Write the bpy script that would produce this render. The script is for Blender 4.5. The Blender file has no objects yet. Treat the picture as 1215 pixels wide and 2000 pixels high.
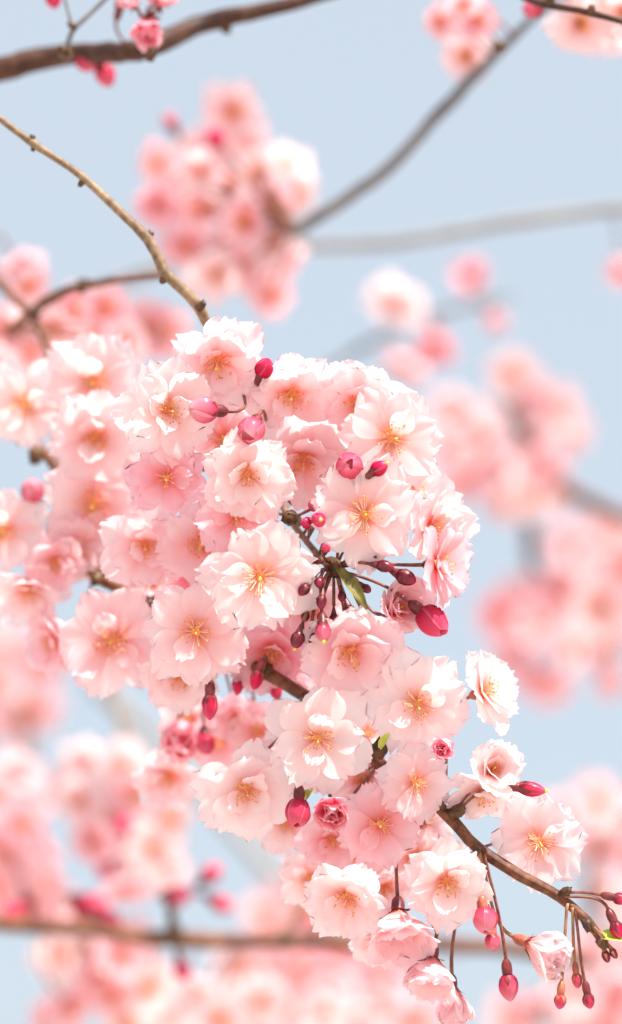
import bpy, math, random
import numpy as np
from mathutils import Vector, Matrix, Quaternion

# ------------------------------------------------------------------ camera, sky, sun, exposure
sc = bpy.context.scene
col = sc.collection
MM = 0.001
TILT = math.radians(15)
CAM = Vector((0, 0, 1.6))
RT = Vector((1, 0, 0))
FW = Vector((0, math.cos(TILT), math.sin(TILT)))
UP = Vector((0, -math.sin(TILT), math.cos(TILT)))
FOCUS = 0.81                       # metres to the sharp blossoms
cd = bpy.data.cameras.new('camera')
cam = bpy.data.objects.new('camera', cd)
col.objects.link(cam)
cam.location = CAM
cam.rotation_euler = (math.radians(90) + TILT, 0, 0)
cd.sensor_fit = 'VERTICAL'
cd.sensor_height = 36
cd.sensor_width = 24
cd.lens = 100
cd.clip_start = 0.01
cd.clip_end = 2000
cd.dof.use_dof = True
cd.dof.focus_distance = FOCUS
cd.dof.aperture_fstop = 4.2
sc.camera = cam

SUN = Vector((0.32, -0.40, 0.85)).normalized()     # towards the sun
w = bpy.data.worlds.new('World')
sc.world = w
w.use_nodes = True
nt = w.node_tree
sky = nt.nodes.new('ShaderNodeTexSky')
sky.sky_type = 'NISHITA'
sky.sun_disc = False
sky.sun_elevation = math.asin(SUN.z)
sky.sun_rotation = math.atan2(SUN.x, SUN.y)
sky.air_density = 1.0
sky.dust_density = 2.0
sky.ozone_density = 1.0
veil = nt.nodes.new('ShaderNodeMixRGB')           # thin even high haze over the blue
veil.inputs[0].default_value = 0.86
veil.inputs[2].default_value = (4.3, 4.9, 5.55, 1)
nt.links.new(sky.outputs[0], veil.inputs[1])
bg = nt.nodes['Background']
bg.inputs[1].default_value = 0.0695
nt.links.new(veil.outputs[0], bg.inputs[0])

sd = bpy.data.lights.new('sun', 'SUN')
sd.energy = 3.7
sd.angle = math.radians(1.5)
sd.color = (1.0, 0.945, 0.86)
sun = bpy.data.objects.new('sun', sd)
col.objects.link(sun)
sun.rotation_euler = SUN.to_track_quat('Z', 'Y').to_euler()

sc.view_settings.view_transform = 'Standard'
sc.view_settings.look = 'None'
sc.view_settings.exposure = 1.22
sc.view_settings.gamma = 1.0
sc.render.engine = 'CYCLES'
sc.cycles.use_denoising = True
sc.cycles.max_bounces = 14
sc.cycles.diffuse_bounces = 8
sc.cycles.transmission_bounces = 8
sc.cycles.sample_clamp_indirect = 8

rnd = random.Random(11)

# ------------------------------------------------------------------ helpers
def P(px, py, dz=0.0):
    """point seen at photo pixel (px, py), dz millimetres behind the focal plane"""
    d = FOCUS + dz * MM
    k = 0.36 * d / 2000.0
    return CAM + RT * ((px - 607.5) * k) + UP * ((1000 - py) * k) + FW * d

def PX(dz=0.0):
    return 0.36 * (FOCUS + dz * MM) / 2000.0      # metres per photo pixel

def DIR(x, y, z):
    return (RT * x + UP * y - FW * z).normalized()

def mesh(name, verts, faces, uv=None, smooth=True):
    me = bpy.data.meshes.new(name)
    me.from_pydata([tuple(v) for v in verts], [], faces)
    if uv is not None:
        ul = me.uv_layers.new(name='UVMap')
        idx = np.empty(len(me.loops), dtype=np.int32)
        me.loops.foreach_get('vertex_index', idx)
        ul.data.foreach_set('uv', np.asarray(uv, dtype=np.float32)[idx].ravel())
    if smooth:
        me.polygons.foreach_set('use_smooth', [True] * len(me.polygons))
    me.update()
    return me

def obj(name, me, mat, parent=None, color=None):
    o = bpy.data.objects.new(name, me)
    col.objects.link(o)
    if mat and not me.materials:
        me.materials.append(mat)
    if parent:
        o.parent = parent
    if color:
        o.color = color
    return o

def tag(o, label, cat, group=None):
    o['label'] = label
    o['category'] = cat
    if group:
        o['group'] = group
    return o

def empty(name, loc, quat=None):
    o = bpy.data.objects.new(name, None)
    col.objects.link(o)
    o.location = loc
    o.empty_display_size = 0.005
    if quat is not None:
        o.rotation_mode = 'QUATERNION'
        o.rotation_quaternion = quat
    return o

def join(parts):
    V, F, U = [], [], []
    n = 0
    for v, f, u in parts:
        V.append(np.asarray(v)); U.append(np.asarray(u))
        F += [tuple(i + n for i in q) for q in f]
        n += len(v)
    return np.concatenate(V), F, np.concatenate(U)

_gf = {}
def gridfaces(nu, nv):
    if (nu, nv) not in _gf:
        _gf[nu, nv] = [(j * nu + i, j * nu + i + 1, (j + 1) * nu + i + 1, (j + 1) * nu + i)
                       for j in range(nv - 1) for i in range(nu - 1)]
    return _gf[nu, nv]

def tube(pts, rad, n=7, cap=True, lump=0.0, seed=0):
    pts = [Vector(p) for p in pts]
    m = len(pts)
    V, U = [], []
    t = (pts[1] - pts[0]).normalized()
    a = t.orthogonal().normalized()
    rr = random.Random(seed)
    run = 0.0
    for i, p in enumerate(pts):
        t2 = (pts[min(i + 1, m - 1)] - pts[max(i - 1, 0)])
        t2 = t2.normalized() if t2.length > 1e-9 else t
        a = (a - t2 * a.dot(t2)).normalized()
        b = t2.cross(a)
        if i:
            run += (p - pts[i - 1]).length
        for k in range(n + 1):
            an = 2 * math.pi * k / n
            r = rad[i] * (1 + (lump * math.sin(2 * an + run * 190 + seed) * 0.8 + lump * rr.uniform(-1, 1) * (k < n) * 0.7))
            if k == n:
                V.append(V[-n]); U.append((1.0, run * 1000)); continue
            V.append(p + (a * math.cos(an) + b * math.sin(an)) * r)
            U.append((k / n, run * 1000))
    F = gridfaces(n + 1, m)[:]
    if cap:
        F = F + [tuple(range(n - 1, -1, -1)), tuple((m - 1) * (n + 1) + k for k in range(n))]
    return np.array([tuple(v) for v in V]), F, np.array(U)

def catmull(cp, step):
    """cp: rows of (x, y, z, r) -> dense rows"""
    cp = np.array(cp, dtype=float)
    cp = np.vstack([2 * cp[0] - cp[1], cp, 2 * cp[-1] - cp[-2]])
    out = []
    for i in range(1, len(cp) - 2):
        p0, p1, p2, p3 = cp[i - 1:i + 3]
        n = max(2, int(np.linalg.norm((p2 - p1)[:3]) / step))
        for k in range(n):
            t = k / n
            out.append(0.5 * (2 * p1 + (p2 - p0) * t + (2 * p0 - 5 * p1 + 4 * p2 - p3) * t * t + (3 * p1 - p0 - 3 * p2 + p3) * t ** 3))
    out.append(cp[-2])
    return np.array(out)

# ------------------------------------------------------------------ materials
def mat(name):
    m = bpy.data.materials.new(name)
    m.use_nodes = True
    m.node_tree.nodes.clear()
    return m, m.node_tree.nodes, m.node_tree.links

def ramp(ns, stops):
    r = ns.new('ShaderNodeValToRGB')
    e = r.color_ramp.elements
    while len(e) < len(stops):
        e.new(0.5)
    for el, (p, c) in zip(e, stops):
        el.position = p
        el.color = (*c, 1)
    return r

def petal_material(name, pale, pink, trans=0.56, gloss=0.015, edge=0.0, rough=0.4):
    """base-to-tip pigment; the blossom's own pinkness comes from the object colour"""
    m, ns, ln = mat(name)
    uv = ns.new('ShaderNodeUVMap')
    sep = ns.new('ShaderNodeSeparateXYZ')
    ln.new(uv.outputs[0], sep.inputs[0])
    ra, rb = ramp(ns, pale), ramp(ns, pink)
    oi = ns.new('ShaderNodeObjectInfo')
    mp = ns.new('ShaderNodeMapping')
    mp.inputs['Scale'].default_value = (16, 1.6, 1)
    ln.new(uv.outputs[0], mp.inputs[0])
    cmb = ns.new('ShaderNodeCombineXYZ')
    ml = ns.new('ShaderNodeMath'); ml.operation = 'MULTIPLY'; ml.inputs[1].default_value = 37
    ln.new(oi.outputs['Random'], ml.inputs[0])
    ln.new(ml.outputs[0], cmb.inputs[2])
    ln.new(cmb.outputs[0], mp.inputs['Location'])
    nz = ns.new('ShaderNodeTexNoise')
    nz.inputs['Scale'].default_value = 1.0
    nz.inputs['Detail'].default_value = 3
    ln.new(mp.outputs[0], nz.inputs['Vector'])
    # veins nudge the gradient a little
    ad = ns.new('ShaderNodeMath'); ad.operation = 'MULTIPLY_ADD'
    ad.inputs[1].default_value = 0.16; ad.inputs[2].default_value = -0.08
    ln.new(nz.outputs[0], ad.inputs[0])
    ad2 = ns.new('ShaderNodeMath'); ad2.operation = 'ADD'
    ln.new(sep.outputs[1], ad2.inputs[0]); ln.new(ad.outputs[0], ad2.inputs[1])
    ln.new(ad2.outputs[0], ra.inputs[0]); ln.new(ad2.outputs[0], rb.inputs[0])
    so = ns.new('ShaderNodeSeparateColor')
    ln.new(oi.outputs['Color'], so.inputs[0])
    mx = ns.new('ShaderNodeMixRGB')
    ln.new(so.outputs[0], mx.inputs[0])
    ln.new(ra.outputs[0], mx.inputs[1]); ln.new(rb.outputs[0], mx.inputs[2])
    if edge:
        e1 = ns.new('ShaderNodeMath'); e1.operation = 'MULTIPLY_ADD'; e1.inputs[1].default_value = 2; e1.inputs[2].default_value = -1
        e2 = ns.new('ShaderNodeMath'); e2.operation = 'ABSOLUTE'
        e3 = ns.new('ShaderNodeMath'); e3.operation = 'POWER'; e3.inputs[1].default_value = 9
        e4 = ns.new('ShaderNodeMath'); e4.operation = 'MULTIPLY'; e4.inputs[1].default_value = edge
        ln.new(sep.outputs[0], e1.inputs[0]); ln.new(e1.outputs[0], e2.inputs[0]); ln.new(e2.outputs[0], e3.inputs[0]); ln.new(e3.outputs[0], e4.inputs[0])
        mx0 = mx
        mx = ns.new('ShaderNodeMixRGB'); mx.inputs[2].default_value = (0.95, 0.55, 0.64, 1)
        ln.new(e4.outputs[0], mx.inputs[0]); ln.new(mx0.outputs[0], mx.inputs[1])
    di = ns.new('ShaderNodeBsdfDiffuse')
    tr = ns.new('ShaderNodeBsdfTranslucent')
    gl = ns.new('ShaderNodeBsdfGlossy'); gl.inputs['Roughness'].default_value = rough
    gl.inputs['Color'].default_value = (1, 1, 1, 1)
    ln.new(mx.outputs[0], di.inputs[0])
    ln.new(mx.outputs[0], tr.inputs[0])
    bp = ns.new('ShaderNodeBump')
    bp.inputs['Strength'].default_value = 0.12
    bp.inputs['Distance'].default_value = 0.0002
    ln.new(nz.outputs[0], bp.inputs['Height'])
    for b in (di, gl):
        ln.new(bp.outputs[0], b.inputs['Normal'])
    m1 = ns.new('ShaderNodeMixShader'); m1.inputs[0].default_value = trans
    ln.new(di.outputs[0], m1.inputs[1]); ln.new(tr.outputs[0], m1.inputs[2])
    m2 = ns.new('ShaderNodeMixShader'); m2.inputs[0].default_value = gloss
    ln.new(m1.outputs[0], m2.inputs[1]); ln.new(gl.outputs[0], m2.inputs[2])
    out = ns.new('ShaderNodeOutputMaterial')
    ln.new(m2.outputs[0], out.inputs[0])
    return m

def skin_material(name, c1, c2, rough=0.5, scale=300, spec=0.4, sss=0.0, bump=0.0):
    m, ns, ln = mat(name)
    tc = ns.new('ShaderNodeTexCoord')
    nz = ns.new('ShaderNodeTexNoise')
    nz.inputs['Scale'].default_value = scale
    nz.inputs['Detail'].default_value = 4
    ln.new(tc.outputs['Object'], nz.inputs['Vector'])
    r = ramp(ns, [(0.35, c1), (0.68, c2)])
    ln.new(nz.outputs[0], r.inputs[0])
    b = ns.new('ShaderNodeBsdfPrincipled')
    b.inputs['Roughness'].default_value = rough
    b.inputs['Specular IOR Level'].default_value = spec
    ln.new(r.outputs[0], b.inputs['Base Color'])
    if bump:
        bp = ns.new('ShaderNodeBump')
        bp.inputs['Strength'].default_value = bump
        bp.inputs['Distance'].default_value = 0.0006
        ln.new(nz.outputs[0], bp.inputs['Height'])
        ln.new(bp.outputs[0], b.inputs['Normal'])
    out = ns.new('ShaderNodeOutputMaterial')
    ln.new(b.outputs[0], out.inputs[0])
    return m

def bark_material(name, dark, mid, pale):
    m, ns, ln = mat(name)
    uv = ns.new('ShaderNodeUVMap')
    mp = ns.new('ShaderNodeMapping')
    mp.inputs['Scale'].default_value = (4, 0.45, 1)       # lenticels run round the twig
    ln.new(uv.outputs[0], mp.inputs[0])
    nz = ns.new('ShaderNodeTexNoise')
    nz.inputs['Scale'].default_value = 1.0; nz.inputs['Detail'].default_value = 5
    ln.new(mp.outputs[0], nz.inputs['Vector'])
    tc = ns.new('ShaderNodeTexCoord')
    n2 = ns.new('ShaderNodeTexNoise')
    n2.inputs['Scale'].default_value = 90; n2.inputs['Detail'].default_value = 4
    ln.new(tc.outputs['Object'], n2.inputs['Vector'])
    ad = ns.new('ShaderNodeMath'); ad.operation = 'MULTIPLY_ADD'; ad.inputs[1].default_value = 0.5
    ln.new(nz.outputs[0], ad.inputs[0])
    hf = ns.new('ShaderNodeMath'); hf.operation = 'MULTIPLY'; hf.inputs[1].default_value = 0.5
    ln.new(n2.outputs[0], hf.inputs[0]); ln.new(hf.outputs[0], ad.inputs[2])
    r = ramp(ns, [(0.36, dark), (0.5, mid), (0.66, pale)])
    ln.new(ad.outputs[0], r.inputs[0])
    b = ns.new('ShaderNodeBsdfPrincipled')
    b.inputs['Roughness'].default_value = 0.55
    b.inputs['Specular IOR Level'].default_value = 0.35
    ln.new(r.outputs[0], b.inputs['Base Color'])
    bp = ns.new('ShaderNodeBump')
    bp.inputs['Strength'].default_value = 0.6; bp.inputs['Distance'].default_value = 0.0005
    ln.new(ad.outputs[0], bp.inputs['Height']); ln.new(bp.outputs[0], b.inputs['Normal'])
    out = ns.new('ShaderNodeOutputMaterial')
    ln.new(b.outputs[0], out.inputs[0])
    return m

M = {}
M['petal'] = petal_material('petal',
    [(0.0, (0.97, 0.38, 0.22)), (0.11, (0.975, 0.56, 0.47)), (0.30, (0.985, 0.80, 0.79)), (0.72, (0.99, 0.885, 0.885)), (1.0, (0.985, 0.83, 0.85))],
    [(0.0, (0.95, 0.16, 0.12)), (0.16, (0.96, 0.26, 0.31)), (0.42, (0.97, 0.45, 0.54)), (0.75, (0.975, 0.58, 0.66)), (1.0, (0.97, 0.49, 0.60))])
M['bud'] = petal_material('bud_petal',
    [(0.0, (0.86, 0.07, 0.20)), (0.3, (0.92, 0.20, 0.33)), (0.75, (0.96, 0.55, 0.62)), (1.0, (0.975, 0.84, 0.85))],
    [(0.0, (0.42, 0.003, 0.03)), (0.3, (0.68, 0.008, 0.07)), (0.7, (0.82, 0.022, 0.13)), (1.0, (0.88, 0.08, 0.23))],
    trans=0.40, gloss=0.015, rough=0.32, edge=0.35)
M['dark_bud'] = petal_material('dark_bud_petal',
    [(0.0, (0.16, 0.008, 0.02)), (1.0, (0.45, 0.03, 0.08))], [(0.0, (0.10, 0.006, 0.014)), (0.6, (0.16, 0.008, 0.022)), (1.0, (0.40, 0.02, 0.07))],
    trans=0.2, gloss=0.03, rough=0.3, edge=0.0)
M['calyx'] = skin_material('calyx', (0.09, 0.010, 0.016), (0.22, 0.032, 0.030), 0.42, 500, 0.5)
M['young_calyx'] = skin_material('young_calyx', (0.36, 0.07, 0.05), (0.48, 0.17, 0.09), 0.42, 500, 0.5)
M['pedicel'] = skin_material('pedicel', (0.16, 0.04, 0.035), (0.30, 0.12, 0.07), 0.45, 400, 0.45)
M['young_pedicel'] = skin_material('young_pedicel', (0.34, 0.13, 0.07), (0.42, 0.24, 0.10), 0.45, 400, 0.45)
M['throat'] = skin_material('throat', (0.90, 0.34, 0.10), (0.93, 0.50, 0.18), 0.5, 900, 0.3)
M['filament'] = skin_material('filament', (0.96, 0.60, 0.40), (0.97, 0.78, 0.56), 0.5, 300, 0.3)
M['anther'] = skin_material('anther', (0.62, 0.20, 0.03), (0.92, 0.48, 0.06), 0.7, 700, 0.2)
M['stigma'] = skin_material('stigma', (0.80, 0.50, 0.03), (0.85, 0.66, 0.10), 0.5, 600, 0.3)
M['scale'] = skin_material('bud_scale', (0.05, 0.02, 0.010), (0.16, 0.075, 0.024), 0.5, 350, 0.4)
M['bract'] = skin_material('bract', (0.09, 0.065, 0.012), (0.24, 0.20, 0.035), 0.45, 260, 0.4)
M['leaf'] = skin_material('young_leaf', (0.42, 0.46, 0.05), (0.62, 0.66, 0.14), 0.45, 260, 0.4)
M['bark'] = bark_material('bark', (0.06, 0.018, 0.010), (0.155, 0.052, 0.026), (0.30, 0.13, 0.058))
M['bark_tan'] = bark_material('bark_tan', (0.12, 0.07, 0.04), (0.26, 0.165, 0.095), (0.40, 0.28, 0.18))
M['bark_dark'] = bark_material('bark_dark', (0.030, 0.010, 0.006), (0.062, 0.020, 0.011), (0.12, 0.052, 0.026))
M['bark_grey'] = bark_material('bark_grey', (0.10, 0.096, 0.10), (0.17, 0.16, 0.165), (0.25, 0.235, 0.23))
M['bark_pale'] = bark_material('bark_pale', (0.24, 0.235, 0.235), (0.30, 0.295, 0.29), (0.36, 0.35, 0.34))
M['ground'] = skin_material('ground', (0.37, 0.33, 0.29), (0.52, 0.47, 0.42), 0.9, 1.3, 0.2)  # kept pale so the unseen ground fills the blossoms from below

# ------------------------------------------------------------------ unseen ground, added below the frame to bounce light up
g = obj('ground', mesh('ground', [(-400, -400, 0), (400, -400, 0), (400, 400, 0), (-400, 400, 0)], [(0, 1, 2, 3)]), M['ground'])
g['kind'] = 'structure'
tag(g, 'unseen pale ground added to bounce light up onto the blossoms', 'ground')

# ------------------------------------------------------------------ branches
BR = {}
def scales(c, d, r, seed, n=6, length=1.6):
    """short spur with papery bud scales round it"""
    rr = random.Random(seed)
    d = d.normalized()
    parts = [tube([c - d * r * 1.2, c, c + d * r * 1.0, c + d * r * 1.5], [r * 0.95, r * 1.0, r * 0.85, r * 0.4], 8, lump=0.12, seed=seed)]
    a = d.orthogonal().normalized(); b = d.cross(a)
    for i in range(n):
        an = i * 2.4 + rr.uniform(-.3, .3)
        o = a * math.cos(an) + b * math.sin(an)
        s = d.cross(o)
        L = r * length * rr.uniform(0.7, 1.2)
        rows = []
        for t in (0, .35, .7, 1):
            wd = r * 0.62 * (1 - t ** 2) + 1e-6
            out = r * (1.0 - 0.25 * t + rr.uniform(0, .12))
            for u in (-1, 0, 1):
                rows.append(c + d * (L * t) + o * (out - 0.12 * r * abs(u)) + s * (wd * u))
        parts.append((np.array([tuple(v) for v in rows]), gridfaces(3, 4), np.zeros((12, 2))))
    return join(parts)

def branch(key, name, label, rows, material, group=None, spurs=(), lump=0.03, step=4):
    """rows: (px, py, dz, width in photo px)"""
    cp = []
    for px, py, dz, wd in rows:
        p = P(px, py, dz)
        cp.append((*p, wd * PX(dz) * 0.5))
    d = catmull(cp, step * MM)
    root = empty(name, Vector(d[0][:3]))
    base = Vector(d[0][:3])
    rr = random.Random(len(rows) * 7 + int(rows[0][1]))
    pts, rad = [], []
    for i, q in enumerate(d):
        jit = Vector((rr.uniform(-1, 1), rr.uniform(-1, 1), rr.uniform(-1, 1))) * q[3] * 0.10
        pts.append(Vector(q[:3]) - base + jit)
        sw = 1 + 0.05 * math.sin(i * 0.45 + rr.uniform(-.3, .3))
        rad.append(max(q[3], 0.0003) * sw)
    for (px, py, dz, sx, sy, sz, rpx) in spurs:      # swelling at each node
        c = P(px, py, dz) - base
        for i, p in enumerate(pts):
            e = (p - c).length / (rpx * PX(dz) * 1.8)
            rad[i] *= 1 + 0.28 * math.exp(-e * e)
    v, f, u = tube(pts, rad, 12, lump=lump, seed=len(rows))
    obj('bark', mesh(name, v, f, u), material, root)
    for i, (px, py, dz, sx, sy, sz, rpx) in enumerate(spurs):
        v, f, u = scales(P(px, py, dz) - base, DIR(sx, sy, sz), rpx * PX(dz), 31 * i + len(rows), 7)
        obj('spur', mesh('spur', v, f, u), M['scale'], root)
    tag(root, label, 'branch', group)
    BR[key] = (root, base, d)
    return root

# the two twigs that carry the sharp blossoms
branch('tan', 'cherry_branch', 'slender tan branch curving down bare from above into the big blossom cluster', [
    (-60, 190, 34, 13), (0, 232, 30, 13), (65, 280, 27, 14), (160, 345, 25, 16), (235, 415, 24, 18), (290, 466, 23, 19), (322, 532, 22, 20), (390, 602, 24, 21),
    (440, 720, 34, 20), (490, 850, 38, 20), (550, 985, 28, 15), (602, 1062, 18, 13), (640, 1100, 11, 13), (655, 1112, 9, 10)], M['bark_tan'],
    spurs=[(62, 272, 27, .3, .9, 0, 6), (66, 288, 27, -.4, -.9, 0, 5), (160, 356, 25, -.5, -.8, .1, 6), (292, 462, 23, .4, .9, .2, 7), (320, 545, 22, -.5, -.7, .1, 7), (392, 598, 22, .7, .6, .3, 8),
           (450, 760, 30, 0, 0, 1, 10), (500, 880, 30, .1, -.1, 1, 10), (568, 1012, 10, -.55, .1, .9, 15), (652, 1108, 2, .25, -.4, .9, 17)])
branch('low', 'cherry_branch', 'long brown branch running down through the blossoms to its bud tipped end', [
    (92, 712, 120, 17), (62, 790, 106, 20), (66, 862, 90, 23), (110, 912, 84, 24), (150, 1030, 72, 24), (185, 1122, 58, 25), (295, 1174, 48, 25), (400, 1240, 40, 26), (525, 1316, 26, 28), (602, 1364, 24, 28),
    (700, 1450, 18, 30), (765, 1512, 16, 26), (860, 1578, 8, 24), (935, 1658, 2, 23), (1020, 1712, 0, 22), (1095, 1752, 0, 21), (1148, 1800, -2, 19), (1180, 1842, -4, 15)], M['bark'],
    spurs=[(70, 888, 82, .0, -.9, .4, 13), (58, 860, 84, -.7, .3, .5, 11), (190, 1128, 52, -.2, -.5, .8, 12), (290, 1172, 42, .1, -.5, .8, 12), (440, 1262, 30, 0, -.4, .9, 12), (520, 1310, 22, -.4, -.6, .5, 11), (598, 1362, 16, .3, .2, .9, 11),
           (742, 1462, 6, .45, .85, .2, 15), (704, 1452, 8, -.8, .35, .4, 10), (860, 1572, 4, -.6, .7, .2, 9), (892, 1586, 4, .75, .55, .2, 13), (932, 1660, -2, -.3, -.7, .5, 7), (1104, 1742, -2, .7, .5, .4, 9),
           (1148, 1806, -4, .3, -.7, .4, 10), (1176, 1842, -4, .6, -.8, 0, 9)])
branch('back', 'cherry_branch', 'short brown twig behind the big cluster carrying its inner blossoms', [
    (110, 912, 84, 14), (200, 900, 70, 14), (300, 920, 56, 13), (400, 980, 48, 12), (470, 1080, 44, 10)], M['bark'],
    spurs=[(200, 900, 66, 0, 0, 1, 10), (310, 926, 52, 0, 0, 1, 10), (405, 985, 44, 0, 0, 1, 10)])

# bare and blurred branches round them
branch('top', 'cherry_branch', 'thick dark brown bough crossing the sky with a sunlit upper edge', [
    (-80, 158, 110, 48), (0, 136, 108, 47), (130, 106, 107, 44), (270, 98, 88, 41), (380, 52, 106, 38), (460, 30, 106, 35), (560, 10, 106, 28), (680, -24, 108, 25)], M['bark_dark'],
    spurs=[(128, 104, 58, -.2, .2, .9, 13), (440, 50, 106, .2, -.9, .1, 11), (296, 106, 58, .2, .6, .6, 10)], lump=0.04)
branch('topfork', 'cherry_twig', 'thin forked grey twig rising from the dark bough', [
    (128, 108, 62, 11), (140, 62, 62, 10), (172, 30, 63, 9), (225, -20, 64, 8)], M['bark_grey'], spurs=[(141, 50, 62, -.6, .8, 0, 7)])
branch('topfork2', 'cherry_twig', 'short faint twig beside the forked grey twig', [(141, 52, 62, 7), (130, 10, 64, 6), (122, -30, 66, 6)], M['bark_grey'])
branch('grey', 'cherry_branch', 'dark grey branch sweeping up from the round cluster to the upper blossoms', [
    (576, 452, 204, 24), (610, 430, 198, 25), (680, 385, 192, 26), (765, 322, 186, 26), (840, 240, 180, 25), (905, 172, 175, 23), (980, 95, 170, 20), (1045, 32, 165, 16), (1085, 5, 160, 14)], M['bark_grey'],
    spurs=[(975, 92, 108, -.5, .2, .8, 11), (1050, 22, 100, -.5, .6, .4, 10)])
branch('pale', 'cherry_branch', 'pale grey blurred branch behind, running level below the grey one', [
    (200, 560, 400, 23), (400, 500, 380, 23), (580, 482, 360, 24), (760, 474, 340, 24), (900, 452, 330, 24), (1060, 425, 320, 24), (1260, 402, 310, 24)], M['bark_pale'])
branch('corner', 'cherry_twig', 'thin dark twig crossing in front of the peach blossoms', [
    (1020, -6, 60, 13), (1060, 8, 52, 13), (1130, 20, 45, 13), (1180, 32, 42, 13), (1260, 54, 40, 13)], M['bark_dark'], spurs=[(1155, 20, 42, .1, .9, .2, 7), (1075, 2, 50, .2, .9, .2, 8)])
branch('side', 'cherry_twig', 'dark blurred twig passing behind the tan branch', [
    (20, 650, 150, 20), (66, 606, 140, 20), (130, 568, 128, 19), (220, 548, 118, 17), (330, 536, 108, 14)], M['bark'], spurs=[(70, 606, 135, 0, 0, 1, 12), (160, 560, 120, .1, .8, .4, 10)])
branch('sidedown', 'cherry_twig', 'curved brown twig dropping behind the pale blossoms', [
    (-30, 520, 150, 16), (20, 575, 140, 17), (68, 625, 135, 18), (100, 705, 120, 17), (120, 800, 105, 16)], M['bark'])
branch('bottom', 'cherry_branch', 'blurred brown branch running level among the lowest blossoms', [
    (-60, 1800, 230, 30), (60, 1808, 230, 30), (160, 1812, 230, 30), (300, 1832, 232, 32), (450, 1838, 235, 32), (600, 1838, 240, 32), (780, 1842, 250, 30), (960, 1850, 262, 30), (1150, 1875, 275, 28)], M['bark'],
    spurs=[(340, 1826, 225, .1, .8, .3, 16), (560, 1838, 232, 0, .3, .8, 14)])
branch('bottomspur', 'cherry_twig', 'small upright spur twig with buds on the level branch', [
    (345, 1832, 230, 24), (335, 1790, 228, 18), (326, 1738, 226, 15)], M['bark'])
branch('rise', 'cherry_twig', 'blurred brown twig leaning up from the level branch', [(545, 1838, 240, 18), (585, 1780, 260, 17), (625, 1700, 290, 16), (650, 1640, 320, 15)], M['bark'])
branch('right', 'cherry_branch', 'grey brown blurred branch slanting out from the peach blossoms', [
    (980, 760, 520, 26), (1030, 860, 500, 28), (1100, 948, 480, 30), (1160, 986, 470, 30), (1260, 1030, 460, 30)], M['bark'])
branch('stub', 'cherry_twig', 'faint grey twig hanging under the peach blossoms', [(985, 930, 520, 24), (1030, 1010, 530, 28), (1040, 1090, 540, 30), (1080, 1180, 545, 24), (1150, 1250, 545, 20)], M['bark_grey'])
branch('diag', 'cherry_branch', 'pale blurred branch slanting between the lower clusters', [
    (180, 1330, 600, 32), (330, 1470, 590, 32), (450, 1610, 580, 34), (600, 1770, 560, 36), (720, 1890, 550, 34)], M['bark_pale'])
branch('drop', 'cherry_twig', 'thin olive twig hanging above the cream blossoms', [(200, 1310, 360, 15), (235, 1400, 350, 15), (245, 1475, 340, 13), (230, 1560, 335, 12)], M['bark_tan'])
branch('upright', 'cherry_twig', 'faint dark twig behind the small scattered blossoms', [(640, 720, 430, 15), (740, 660, 440, 14), (830, 620, 450, 13), (940, 590, 455, 12), (1000, 580, 460, 10)], M['bark_grey'])
branch('edge', 'cherry_twig', 'blurred brown twig winding up through the rose blossoms', [(-30, 1260, 560, 20), (30, 1340, 545, 20), (60, 1500, 500, 20), (50, 1680, 420, 20), (60, 1810, 300, 18)], M['bark'])
branch('far', 'cherry_twig', 'blurred twig behind the peach pink blossoms beside the dangling buds', [(1260, 1520, 480, 20), (1200, 1600, 480, 20), (1150, 1720, 470, 20), (1180, 1880, 440, 20), (1050, 1990, 420, 20)], M['bark'])

def nearest(p, keys):
    best = None
    for k in keys:
        _, _, d = BR[k]
        i = int(np.argmin(np.linalg.norm(d[:, :3] - np.array(p), axis=1)))
        dist = (Vector(d[i][:3]) - p).length
        if best is None or dist < best[0]:
            best = (dist, Vector(d[i][:3]))
    return best[1]

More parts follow.
